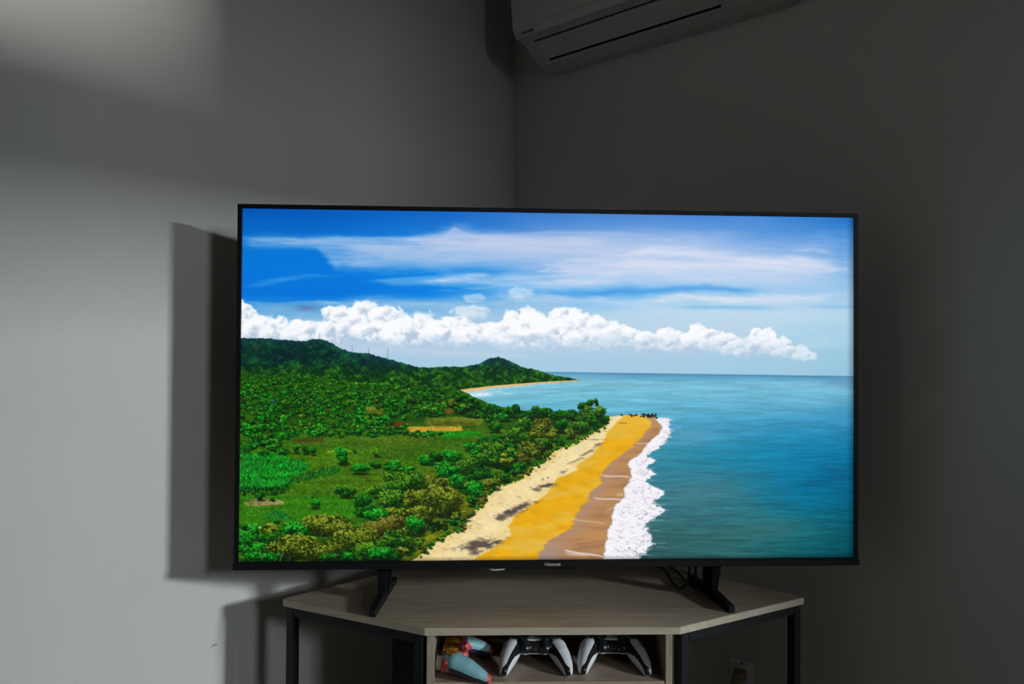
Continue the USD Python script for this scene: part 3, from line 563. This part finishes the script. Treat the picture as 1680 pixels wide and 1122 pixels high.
for k, (b0, b1, z0, z1) in enumerate((W1, W2)):
    fr = box(RW + .03, RW + .065, b0 - .015, b1 + .015, z0 - .015, z1 + .015) - box(RW, RW + .2, b0 + .005, b1 - .005, z0 + .01, z1 - .005)
    struct('window_%d' % (k + 1), in_room(fr), win_mat)

# ---- corner TV stand ------------------------------------------------------------------------------------------------------
KS = 1.02
TZ, TT = 1.17 - .57 * KS, 0.0158 * KS          # top of the table, thickness of the boards
SY = 0.03117
tv_stand = thing('corner_tv_stand', 'corner TV stand with greige wood top and black metal frame, under the television', 'tv stand', (0.08895 * KS, 1.66569 * KS, 0), SY)
FW, SL, SA = 0.53251 * KS, 0.40087 * KS, 0.52368
ex, ey = FW / 2 + SL * math.cos(SA), SL * math.sin(SA)
back = .13
top_poly = rounded([(-FW / 2, 0), (FW / 2, 0), (ex, ey), (back, ey + ex - back), (-back, ey + ex - back), (-ex, ey)], [.002, .002, .010, .012, .012, .012])
obj('tabletop', prism(top_poly, TZ - TT, TZ, .0008), wood_mat, tv_stand)
top_in = CrossSection([top_poly], manifold3d.FillRule.NonZero); ring = top_in.offset(.0007, manifold3d.JoinType.Round) - top_in.offset(-.0006, manifold3d.JoinType.Miter)
obj('edge_banding', Manifold.extrude(ring, TT - .0010).translate((0, 0, TZ - TT + .0005)), band_mat, tv_stand, 'lighter banding along the edges of the top')
TS = .022
def frame_side(s):
    """black tube frame under one slanting side: post at the front corner, leg at the outer corner, rails between"""
    d = np.array([math.cos(SA), math.sin(SA)]); n = np.array([-math.sin(SA), math.cos(SA)])   # along the edge, inwards
    o = np.array([FW / 2, 0])
    def bar(u0, u1, w0, w1, z0, z1):
        q = rbox(u0, u1, w0, w1, z0, z1, .0015).rotate((0, 0, math.degrees(SA))).translate((o[0], o[1], 0))
        return q if s > 0 else q.mirror((1, 0, 0))
    i = .004
    obj('leg', bar(SL - .0135 - TS, SL - .0135, i, i + TS, 0, TZ - TT), steel_mat, tv_stand)
    obj('leg', bar(.008, .008 + TS, i, i + TS, 0, TZ - TT), steel_mat, tv_stand)
    obj('rail', bar(.008 + TS, SL - .0135 - TS, i, i + TS, TZ - TT - TS, TZ - TT), steel_mat, tv_stand)
    obj('rail', bar(.008 + TS, SL - .0135 - TS, i, i + TS, .06, .06 + TS), steel_mat, tv_stand)
frame_side(-1); frame_side(1)
PD = .36     # depth of the cabinet between the front posts
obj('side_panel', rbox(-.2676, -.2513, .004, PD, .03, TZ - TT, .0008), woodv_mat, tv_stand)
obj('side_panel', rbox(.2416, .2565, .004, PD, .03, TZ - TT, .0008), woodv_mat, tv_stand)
SZ = TZ - TT - .101
obj('shelf', rbox(-.2513, .2416, .006, PD, SZ - TT, SZ, .0008), wood_mat, tv_stand)
obj('shelf', rbox(-.2513, .2416, .006, PD, .26, .26 + TT, .0008), wood_mat, tv_stand)
obj('shelf', rbox(-.2513, .2416, .006, PD, .03, .03 + TT, .0008), wood_mat, tv_stand)
obj('back_panel', rbox(-.2513, .2416, PD - .006, PD - .001, .05, TZ - TT, .0005), pad_black, tv_stand)
# black mesh panels running back from the front posts
def mesh_panel(s):
    a0, a1 = np.array([-.277, .030]), np.array([-.380, .392]); Lm = np.linalg.norm(a1 - a0); ang = math.degrees(math.atan2(*(a1 - a0)[::-1]))
    z0, z1 = .06, TZ - TT - .001
    pcs = [rbox(0, Lm, -.004, .004, z1 - .014, z1, .001), rbox(0, Lm, -.004, .004, z0, z0 + .014, .001), rbox(0, .014, -.004, .004, z0, z1, .001), rbox(Lm - .014, Lm, -.004, .004, z0, z1, .001)]
    fr = cat(*pcs)
    wires = []
    for k in range(-28, 45):
        x0 = k * .0085 * 1.0; hgt = z1 - z0 - .02
        for sg in (1, -1):
            xa, xb, za, zb = x0, x0 + sg * hgt * .5, z0 + .01, z1 - .01
            ta, tb = 0., 1.
            for lim, sign in ((.008, 1), (Lm - .008, -1)):
                da, db = sign * (xa - lim), sign * (xb - lim)
                if da < 0 and db < 0: ta, tb = 1., 0.
                elif da < 0: ta = max(ta, da / (da - db))
                elif db < 0: tb = min(tb, da / (da - db))
            if tb - ta < .02: continue
            p = np.array([xa, sg * .0012, za]); q = np.array([xb, sg * .0012, zb])
            wires.append(tube([p + (q - p) * ta, p + (q - p) * tb], .0017, 4))
    g = cat(fr, *wires); c, s_ = math.cos(math.radians(ang)), math.sin(math.radians(ang))
    v = g.vertices.copy(); w = np.c_[a0[0] + v[:, 0] * c - v[:, 1] * s_, a0[1] + v[:, 0] * s_ + v[:, 1] * c, v[:, 2]]
    f = g.faces
    if s > 0: w[:, 0] *= -1; f = f[:, ::-1]
    obj('mesh_panel', trimesh.Trimesh(w, f, process=False), mesh_mat, tv_stand)
mesh_panel(-1); mesh_panel(1)

# ---- television -------------------------------------------------------------------------------------------------------------
KT = .985
TVX, TVY, TVZ, TVA = 0.09654 * KT, 1.85078 * KT, 1.17 - 0.07501 * KT, 0.05288
SW, SH = 1.4285 / 2 * KT, 0.8035 / 2 * KT
tv = thing('television', 'large flat television showing a green tropical coast and yellow beach, standing on the corner stand', 'television', (TVX, TVY, TZ), TVA)
H0 = TVZ - TZ                     # height of the screen's centre above the table
ch = H0 - SH - .0172              # underside of the chin
bez = .0095
fr = box(-SW - bez, SW + bez, -.004, .012, H0 - SH - .004, H0 + SH + bez) - box(-SW - .0005, SW + .0005, -.02, .05, H0 - SH - .0005, H0 + SH + .0005)
obj('bezel', fr, tvplastic, tv)
obj('chin', rbox(-SW - bez - .0025, SW + bez + .0015, -.007, .014, ch, H0 - SH - .003, .0012), tvgloss, tv, 'slim dark chin below the screen')
hs = Manifold.batch_hull([rbox(-SW - .006, SW + .006, .011, .030, ch + .004, H0 + SH + .006, .004), rbox(-SW + .06, SW - .06, .028, .040, ch + .03, H0 + SH - .05, .004)])
hs = hs + Manifold.batch_hull([rbox(-.56, .56, .03, .066, ch + .012, H0 - .02, .008), rbox(-.6, .6, .03, .04, ch + .006, H0 + .06, .008)])
obj('rear_housing', hs, tvback, tv)
obj('side_bracket', rbox(-SW - .0175, -SW - .008, .034, .052, H0 + SH - .042, H0 + SH + .003, .002) + box(-SW - .012, -SW + .02, .028, .05, H0 + SH - .03, H0 + SH - .006), tvplastic, tv, 'small black clip sticking out behind the top left edge')
obj('receiver_bar', rbox(-.105, .066, -.005, .012, ch - .0045, ch + .001, .001), tvplastic, tv)
lg = meshkit.text_mesh('Hisense', .0078, .0006, bold=True)
v = np.array(lg.vertices); wlg = v[:, 0].max()
v = np.c_[v[:, 0] * .0365 / wlg - .0365 / 2 - .0005, -.0068 - v[:, 2], v[:, 1] * .88 + ch + .0050]
obj('brand_lettering', trimesh.Trimesh(v, lg.faces, process=False), logo_mat, tv, 'silver maker name lettering on the chin', smooth=False)
# screen: a fine grid whose pixels carry the picture's colours
pic = paint_screen()
uu, vv = np.meshgrid(np.linspace(-SW, SW, NU), np.linspace(H0 + SH, H0 - SH, NV))
pts = np.c_[uu.ravel(), np.zeros(NU * NV), vv.ravel()]
idx = np.arange(NU * NV).reshape(NV, NU)
a_, b_, c_, d_ = idx[:-1, :-1].ravel(), idx[1:, :-1].ravel(), idx[1:, 1:].ravel(), idx[:-1, 1:].ravel()
faces = np.r_[np.c_[a_, b_, c_], np.c_[a_, c_, d_]]
scr = obj('screen', (pts, faces), screen_mat, tv, 'lit screen with a tropical coast: blue sky, green hills, yellow beach, teal sea', smooth=False)
UsdGeom.PrimvarsAPI(scr).CreatePrimvar('picture', Sdf.ValueTypeNames.Color3fArray, 'vertex').Set(Vt.Vec3fArray.FromNumpy(pic.reshape(-1, 3).astype(np.float32)))
def tv_leg(s):
    # foot bar on the table, splayed, plus the upright that carries the panel
    f0, f1 = np.array([.401, -.045]), np.array([.379, .215]); Lb = np.linalg.norm(f1 - f0); ang = math.degrees(math.atan2(*(f1 - f0)[::-1]))
    hw = .0078
    bar = Manifold.batch_hull([rbox(0, .004, -hw, hw, .0, .0165, .0015), rbox(Lb - .004, Lb, -hw, hw, 0, .0165, .0015), rbox(Lb * .40, Lb * .56, -hw, hw, 0, .0255, .0015)])
    bar = bar.rotate((0, 0, ang)).translate((f0[0], f0[1], 0))
    up = Manifold.batch_hull([rbox(.383, .3985, .052, .078, .016, .024, .001), rbox(.376, .3985, .016, .040, ch + .008, ch + .012, .001)])
    br = Manifold.batch_hull([rbox(.378, .390, .085, .105, .014, .020, .001), rbox(.362, .384, .036, .048, ch + .010, ch + .016, .001)])
    g = bar + up + br
    if s < 0: g = g.mirror((1, 0, 0))
    obj('leg', g, tvplastic, tv)
tv_leg(-1); tv_leg(1)

# ---- wall air conditioner -----------------------------------------------------------------------------------------------------
# its own frame: x along the right wall away from the corner, y into the wall, z up
AX0, AXL, AZ = .183, .825, 2.096
o = room(AX0, 0, AZ)
ac = thing('air_conditioner', 'white wall-mounted air conditioner high in the corner above the television', 'air conditioner', o, -AL)
# outlines in (y, z), y negative towards the room
bodyp = rounded([(-.001, 0), (-.045, .0), (-.078, .010), (-.157, .0597), (-.190, .066), (-.190, .280), (-.17, .296), (-.001, .298)], [0, .01, .01, .004, .002, .02, .01, 0], 4)
bd = profile_along_x(bodyp, .004, AXL - .004)
obj('body', bd, ac_trim, ac)
obj('outlet_slot', profile_along_x([(-.0895, .0166), (-.0895, .0220), (-.0955, .0240), (-.0955, .0204)], .052, AXL - .172), gap_mat, ac, 'dark air outlet slot along the underside')
flap = profile_along_x(rounded([(-.0965, .0220), (-.1555, .0590), (-.1580, .0560), (-.0985, .0190)], .001, 3), .052, AXL - .172)
obj('flap', flap, ac_mat, ac)
pnl = rounded([(-.1905, .0660), (-.1965, .066), (-.2075, .083), (-.2130, .092), (-.2215, .180), (-.2160, .262), (-.1905, .292)], [0, .006, .01, .01, .05, .02, 0], 5)
obj('front_panel', profile_along_x(pnl, 0, AXL), ac_mat, ac)
obj('panel_seam', profile_along_x([(-.2112, .0885), (-.2136, .0895), (-.2140, .0910), (-.2112, .0915)], .0, AXL - .0), ac_trim, ac)
obj('crack', profile_along_x([(-.1580, .0590), (-.1580, .0640), (-.1620, .0650), (-.1620, .0600)], .045, AXL - .01), gap_mat, ac)
for e0, e1 in ((-.0015, .005), (AXL - .005, AXL + .0015)):
    obj('end_cap', profile_along_x(rounded([(-.001, .001), (-.044, .001), (-.077, .011), (-.156, .0607), (-.194, .068), (-.206, .086), (-.2185, .180), (-.213, .262), (-.188, .290), (-.001, .296)], .006, 3), e0, e1), ac_trim, ac)
lt = meshkit.text_mesh('Panasonic', .0085, .0005, bold=True); v = np.array(lt.vertices); k = .052 / v[:, 0].max()
sl = math.atan2(.011, .026)
v = np.c_[.030 + v[:, 0] * k, -.2032 - v[:, 2] - v[:, 1] * .42, .0715 + v[:, 1] * .9]
obj('brand_lettering', trimesh.Trimesh(v, lt.faces, process=False), acprint, ac, 'grey maker name lettering on the lower left of the panel', smooth=False)

# ---- outlet, plug and cable on the right wall ------------------------------------------------------------------------------------
OA, OZ = .857, .276
out = thing('wall_outlet', 'white wall outlet plate low on the right wall beside the stand', 'outlet', room(OA, 0, OZ), -AL)
pl = prism(rounded([(-.035, -.0575), (.035, -.0575), (.035, .0575), (-.035, .0575)], .004, 4), 0, .005, .0015)
toxz = lambda mm, y: mm.transform(np.array([[1, 0, 0, 0], [0, 0, -1, y], [0, 1, 0, 0]], float))
obj('cover_plate', toxz(pl, -.0), plate_mat, out)
for zz in (.0195, -.0195):
    rc = toxz(prism(rounded([(-.0165, zz - .014), (.0165, zz - .014), (.0165, zz + .014), (-.0165, zz + .014)], .006, 5), .0045, .0068, .0006), 0)
    if zz < 0:
        for sx in (-.0063, .0063): rc = rc - box(sx - .0012, sx + .0012, -.02, .0, zz - .003, zz + .006)
    obj('receptacle', rc, plate_mat, out)
sc = toxz(Manifold.cylinder(.0015, .0035, .0035, 16).translate((0, .048, .0048)), 0) - box(-.003, .003, -.0068, -.0058, .0475, .0485)
obj('screw', sc, cable_g, out)
plug = thing('power_plug', 'yellowed power plug with a pale cord in the wall outlet', 'plug', room(OA, 0, OZ + .0195), -AL)
pb = Manifold.batch_hull([toxz(prism(rounded([(-.0165, -.013), (.0165, -.013), (.0165, .013), (-.0165, .013)], .004, 4), .0068, .012), 0), rbox(-.014, .012, -.036, -.024, -.020, .008, .004), Manifold.sphere(.0075, 20).translate((-.010, -.034, -.018))])
obj('plug_body', pb, plug_mat, plug, smooth=40)
cd = spline([(-.009, -.033, -.017), (-.016, -.037, -.030), (-.026, -.036, -.055), (-.036, -.030, -.11), (-.046, -.024, -.20), (-.07, -.03, -.288), (-.13, -.05, -.2925), (-.24, -.06, -.2925)], 60)
obj('cord', tube(cd, .0032, 10), cable_w, plug, 'pale cord running down from the plug', smooth=True)

# scuff on the left wall
sc_ = thing('scuff_mark', 'tiny dark scuff mark on the bright left wall, left of the TV stand', 'scuff mark', room(0, 1.085, .446), -AL)
pts_ = spline([(.0006, -.012, -.002), (.0006, -.006, .003), (.0006, 0, .0035), (.0006, .005, .001)], 14)
obj('mark', tube(pts_, np.r_[np.linspace(.0004, .0012, 7), np.linspace(.0012, .0005, 7)], 6), scuff_mat, sc_, smooth=True)

# ---- cables near the television -----------------------------------------------------------------------------------------------------
wc = thing('white_cable', 'short white cable hanging below the middle of the television', 'cable', (TVX, TVY, TZ), TVA)
obj('cable', tube(spline([(-.150, .030, ch + .012), (-.147, .016, ch - .001), (-.140, .006, ch - .0058), (-.122, .002, ch - .0054), (-.107, .002, ch - .0026), (-.100, .012, ch + .004), (-.098, .03, ch + .012)], 40), .0021, 10), cable_w, wc, smooth=True)
bc = thing('black_cable', 'thin black cables drooping behind the right foot of the television', 'cable', (TVX, TVY, TZ), TVA)
for q, (x0, x1) in enumerate(((.345, .315), (.358, .352))):
    pth = spline([(x0, .072, ch + .06), (x0 - .004, .080, ch + .01), (x0 - .012 + q * .01, .086, .028), (x1 + .012, .12, .008), (x1 + .010, .20, .0042), (x1 + .004, .33, .0042)], 40); pth[:, 2] = np.maximum(pth[:, 2], .0042)
    obj('cable', tube(pth, .0032, 8), cable_k, bc, smooth=True)

# ---- game controllers on the shelf ------------------------------------------------------------------------------------------------------
def on_stand(x, y): c, s = math.cos(SY), math.sin(SY); return (0.08895 * KS + x * c - y * s, 1.66569 * KS + x * s + y * c)
def controller_solid():
    ch_ = []
    for s in (-1, 1):
        ch_.append([(s * .040, .020, .039, .0185), (s * .050, .012, .037, .0220), (s * .0570, -.012, .030, .0205), (s * .0650, -.036, .0200, .0160), (s * .0690, -.054, .0125, .0112)])
        ch_.append([(s * .046, .024, .039, .0165), (0, .026, .041, .0140)])
        ch_.append([(s * .0225, .0, .0415, .0142), (s * .0225, .014, .0415, .0142)])
    ch_.append([(-.044, .008, .0405, .0148), (.044, .008, .0405, .0148)])
    return blob(ch_, .0032, 10)
SOLID = controller_solid()
v0 = np.array(SOLID.vertices); v0[:, 2] -= v0[:, 2].min(); SOLID.vertices = v0
SUB = SOLID.subdivide()
trimesh.smoothing.filter_taubin(SUB, lamb=.5, nu=.52, iterations=3)
def split(select):
    """the faces for which select(x, y, z, normal) gives k become piece k"""
    c = SUB.triangles_center; n = SUB.face_normals
    k = select(c[:, 0], c[:, 1], c[:, 2], n)
    return [SUB.submesh([np.nonzero(k == q)[0]], append=True, repair=False) for q in range(k.max() + 1)]
def rises(x, y):   # height of the upper surface there
    loc, _, _ = SUB.ray.intersects_location([[x, y, .2]], [[0, 0, -1.0]]); return float(loc[:, 2].max())
def thumbstick(x, y, z):
    prof = [(0, -.006), (.0095, -.006), (.0095, .001), (.0060, .003), (.0056, .0075), (.0095, .0095), (.0100, .0115), (.0090, .0130), (.0050, .0122), (0, .0120)]
    g = trimesh.creation.revolve(np.array(prof), sections=28); g.apply_translation((x, y, z)); return g
def touchpad(z):
    g = Manifold.batch_hull([rbox(-.0285, .0285, .008, .010, z - .010, z - .0005, .0015), rbox(-.033, .033, .038, .0415, z - .014, z - .002, .002), rbox(-.0305, .0305, .022, .026, z - .008, z + .001, .002)])
    return g
def curve_at(w, pts):
    p = np.array(pts); return np.interp(w, p[:, 0], p[:, 1])
def white_controller(x, y, rz, label):
    px, py = on_stand(x, y)
    t = thing('game_controller', label, 'game controller', (px, py, SZ), rz + SY, 'black and white game controllers on the shelf')
    def sel(X, Y, Z, n):
        w = Z * .957 + Y * .29          # height as it stands seen from the grips' side
        ax = np.abs(X)
        outer = curve_at(w, [(-.006, .0745), (.002, .0725), (.010, .0640), (.020, .0590), (.030, .0535), (.040, .0465), (.050, .0400), (.06, .036)])
        inner = curve_at(w, [(-.012, .0640), (.000, .0605), (.010, .0550), (.018, .0495), (.0235, .0445), (.0280, .034), (.0285, -.01)])
        tip = (w < .0005)
        k = np.zeros(len(X), int)
        black = (ax < outer) & (ax > inner) & (n[:, 1] < .35) & (Z > .004)
        black |= (ax < .040) & (w > .0282) & (n[:, 1] < .3)
        k[black] = 1
        return k
    wh, bl = split(sel)
    obj('shell', wh, pad_white, t, smooth=True); obj('centre_trim', bl, pad_black, t, 'glossy black centre trim running down both grips', smooth=True)
    z = rises(0, .026)
    obj('touchpad', touchpad(z + .0045), pad_white, t)
    for s in (-1, 1):
        obj('thumbstick', thumbstick(s * .0225, .002, rises(s * .0225, .002)), pad_black, t, smooth=35)
    zz = rises(-.047, .022)
    obj('direction_pad', cat(*[rbox(-.0035 + dx, .0035 + dx, -.0035 + dy, .0035 + dy, 0, .0035, .001).translate((-.047, .022, zz - .001)) for dx, dy in ((-.0075, 0), (.0075, 0), (0, -.0075), (0, .0075))]), pad_clear, t)
    zz = rises(.047, .022)
    for dx, dy in ((-.009, 0), (.009, 0), (0, -.009), (0, .009)):
        obj('button', Manifold.cylinder(.0042, .0038, .0034, 20).translate((.047 + dx, .022 + dy, zz - .0015)), pad_clear, t)
    for s in (-1, 1):
        obj('trigger', Manifold.batch_hull([Manifold.sphere(.007, 18).translate((s * .040, .044, .044)), Manifold.sphere(.007, 18).translate((s * .058, .040, .042)), Manifold.sphere(.005, 18).translate((s * .050, .050, .030))]), pad_black, t, smooth=60)
    yf = -.0185
    hit, _, _ = SUB.ray.intersects_location([[0, -.2, .040], [.0, -.2, .030]], [[0, 1.0, 0]] * 2)
    yf = float(np.sort(hit[:, 1])[0])
    obj('mute_button', rbox(-.0045, .0045, yf - .0006, yf + .002, .0395, .0412, .0004), pad_clear, t)
    return t
white_controller(-.0325, .0905, math.radians(-1), 'black and white game controller in the middle, beside the red one')
white_controller(.1415, .0920, math.radians(-3), 'black and white game controller at the right end of the shelf')

def red_controller():
    px, py = on_stand(-.1925, .0690)
    ra = math.radians(-4)                    # rolled towards the viewer, on its near grip and the back of its far trigger
    cr_, sr_ = math.cos(ra), math.sin(ra)
    def tip(mm):
        v, f, _ = meshkit.arrays(mm); v = np.asarray(v)
        return trimesh.Trimesh(np.c_[v[:, 0] * cr_ + v[:, 2] * sr_, v[:, 1], -v[:, 0] * sr_ + v[:, 2] * cr_ - LOW], f, process=False)
    vv_ = np.asarray(SUB.vertices); LOW = float((-vv_[:, 0] * sr_ + vv_[:, 2] * cr_).min())
    plain_obj = globals()['obj']
    def obj(name, mesh, mat, parent, label=None, smooth=30): return plain_obj(name, tip(mesh), mat, parent, label, smooth)
    t = thing('game_controller', 'coral red and teal game controller with gold touchpad at the shelf left end', 'game controller', (px, py, SZ), math.radians(88) + SY)
    def sel(X, Y, Z, n):
        ax = np.abs(X); k = np.zeros(len(X), int)                    # 0 red
        under = (n[:, 2] < -.12)
        edge = curve_at(Y, [(-.07, .02), (-.03, .036), (-.012, .0385), (.01, .0355), (.03, .033), (.05, .033)])
        wing = (ax > edge) & ~under & (Y > -.0565)
        k[wing & (X < 0)] = 1                                       # near grip: teal
        k[wing & (X > 0) & (Y < .004) & ((n[:, 0] < -.1) | (Y < -.045))] = 1
        k[under & (ax > .03) & (Y > -.058) & (Y < .026)] = 2        # dark underside of the grips
        return k
    pr, pt, pn_ = split(sel)
    obj('shell', pr, pad_red, t, 'coral red shell', smooth=True)
    for nm, pc, mt, lb in (('grip', pt, pad_teal, 'teal grip'), ('grip_underside', pn_, pad_navy, 'dark violet underside of a grip')):
        side = pc.triangles_center[:, 0] < 0
        for q in (side, ~side): obj(nm, pc.submesh([np.nonzero(q)[0]], append=True, repair=False), mt, t, lb, smooth=True)
    z = rises(0, .026)
    obj('touchpad', touchpad(z + .0045), pad_gold, t, 'gold touchpad')
    for s in (-1, 1): obj('thumbstick', thumbstick(s * .0225, .000, rises(s * .0225, .0)), pad_dark, t, smooth=35)
    zz = rises(-.047, .020)
    obj('direction_pad', cat(*[rbox(-.0036 + dx, .0036 + dx, -.0036 + dy, .0036 + dy, 0, .0045, .0012).translate((-.047, .020, zz - .001)) for dx, dy in ((-.0078, 0), (.0078, 0), (0, -.0078), (0, .0078))]), pad_gold, t, 'gold direction pad')
    zz = rises(.047, .020)
    for dx, dy in ((-.009, 0), (.009, 0), (0, -.009), (0, .009)):
        obj('button', Manifold.cylinder(.0042, .0038, .0034, 20).translate((.047 + dx, .020 + dy, zz - .0015)), pad_gold, t)
    for s in (-1, 1):
        obj('trigger', Manifold.batch_hull([Manifold.sphere(.006, 18).translate((s * .044, .036, .043)), Manifold.sphere(.006, 18).translate((s * .058, .031, .040)), Manifold.sphere(.005, 18).translate((s * .050, .040, .020))]), pad_red, t, smooth=60)
red_controller()
x0, y0 = on_stand(-.20, .225)
gc = thing('charging_cable', 'thin grey cable lying on the shelf behind the game controllers', 'cable', (x0, y0, SZ), SY)
obj('cable', tube(spline([(.02, .02, .0022), (.07, .004, .0022), (.14, -.006, .0022), (.20, .008, .0022), (.28, -.004, .0022), (.36, .02, .0022)], 50), .0021, 8), cable_g, gc, smooth=True)
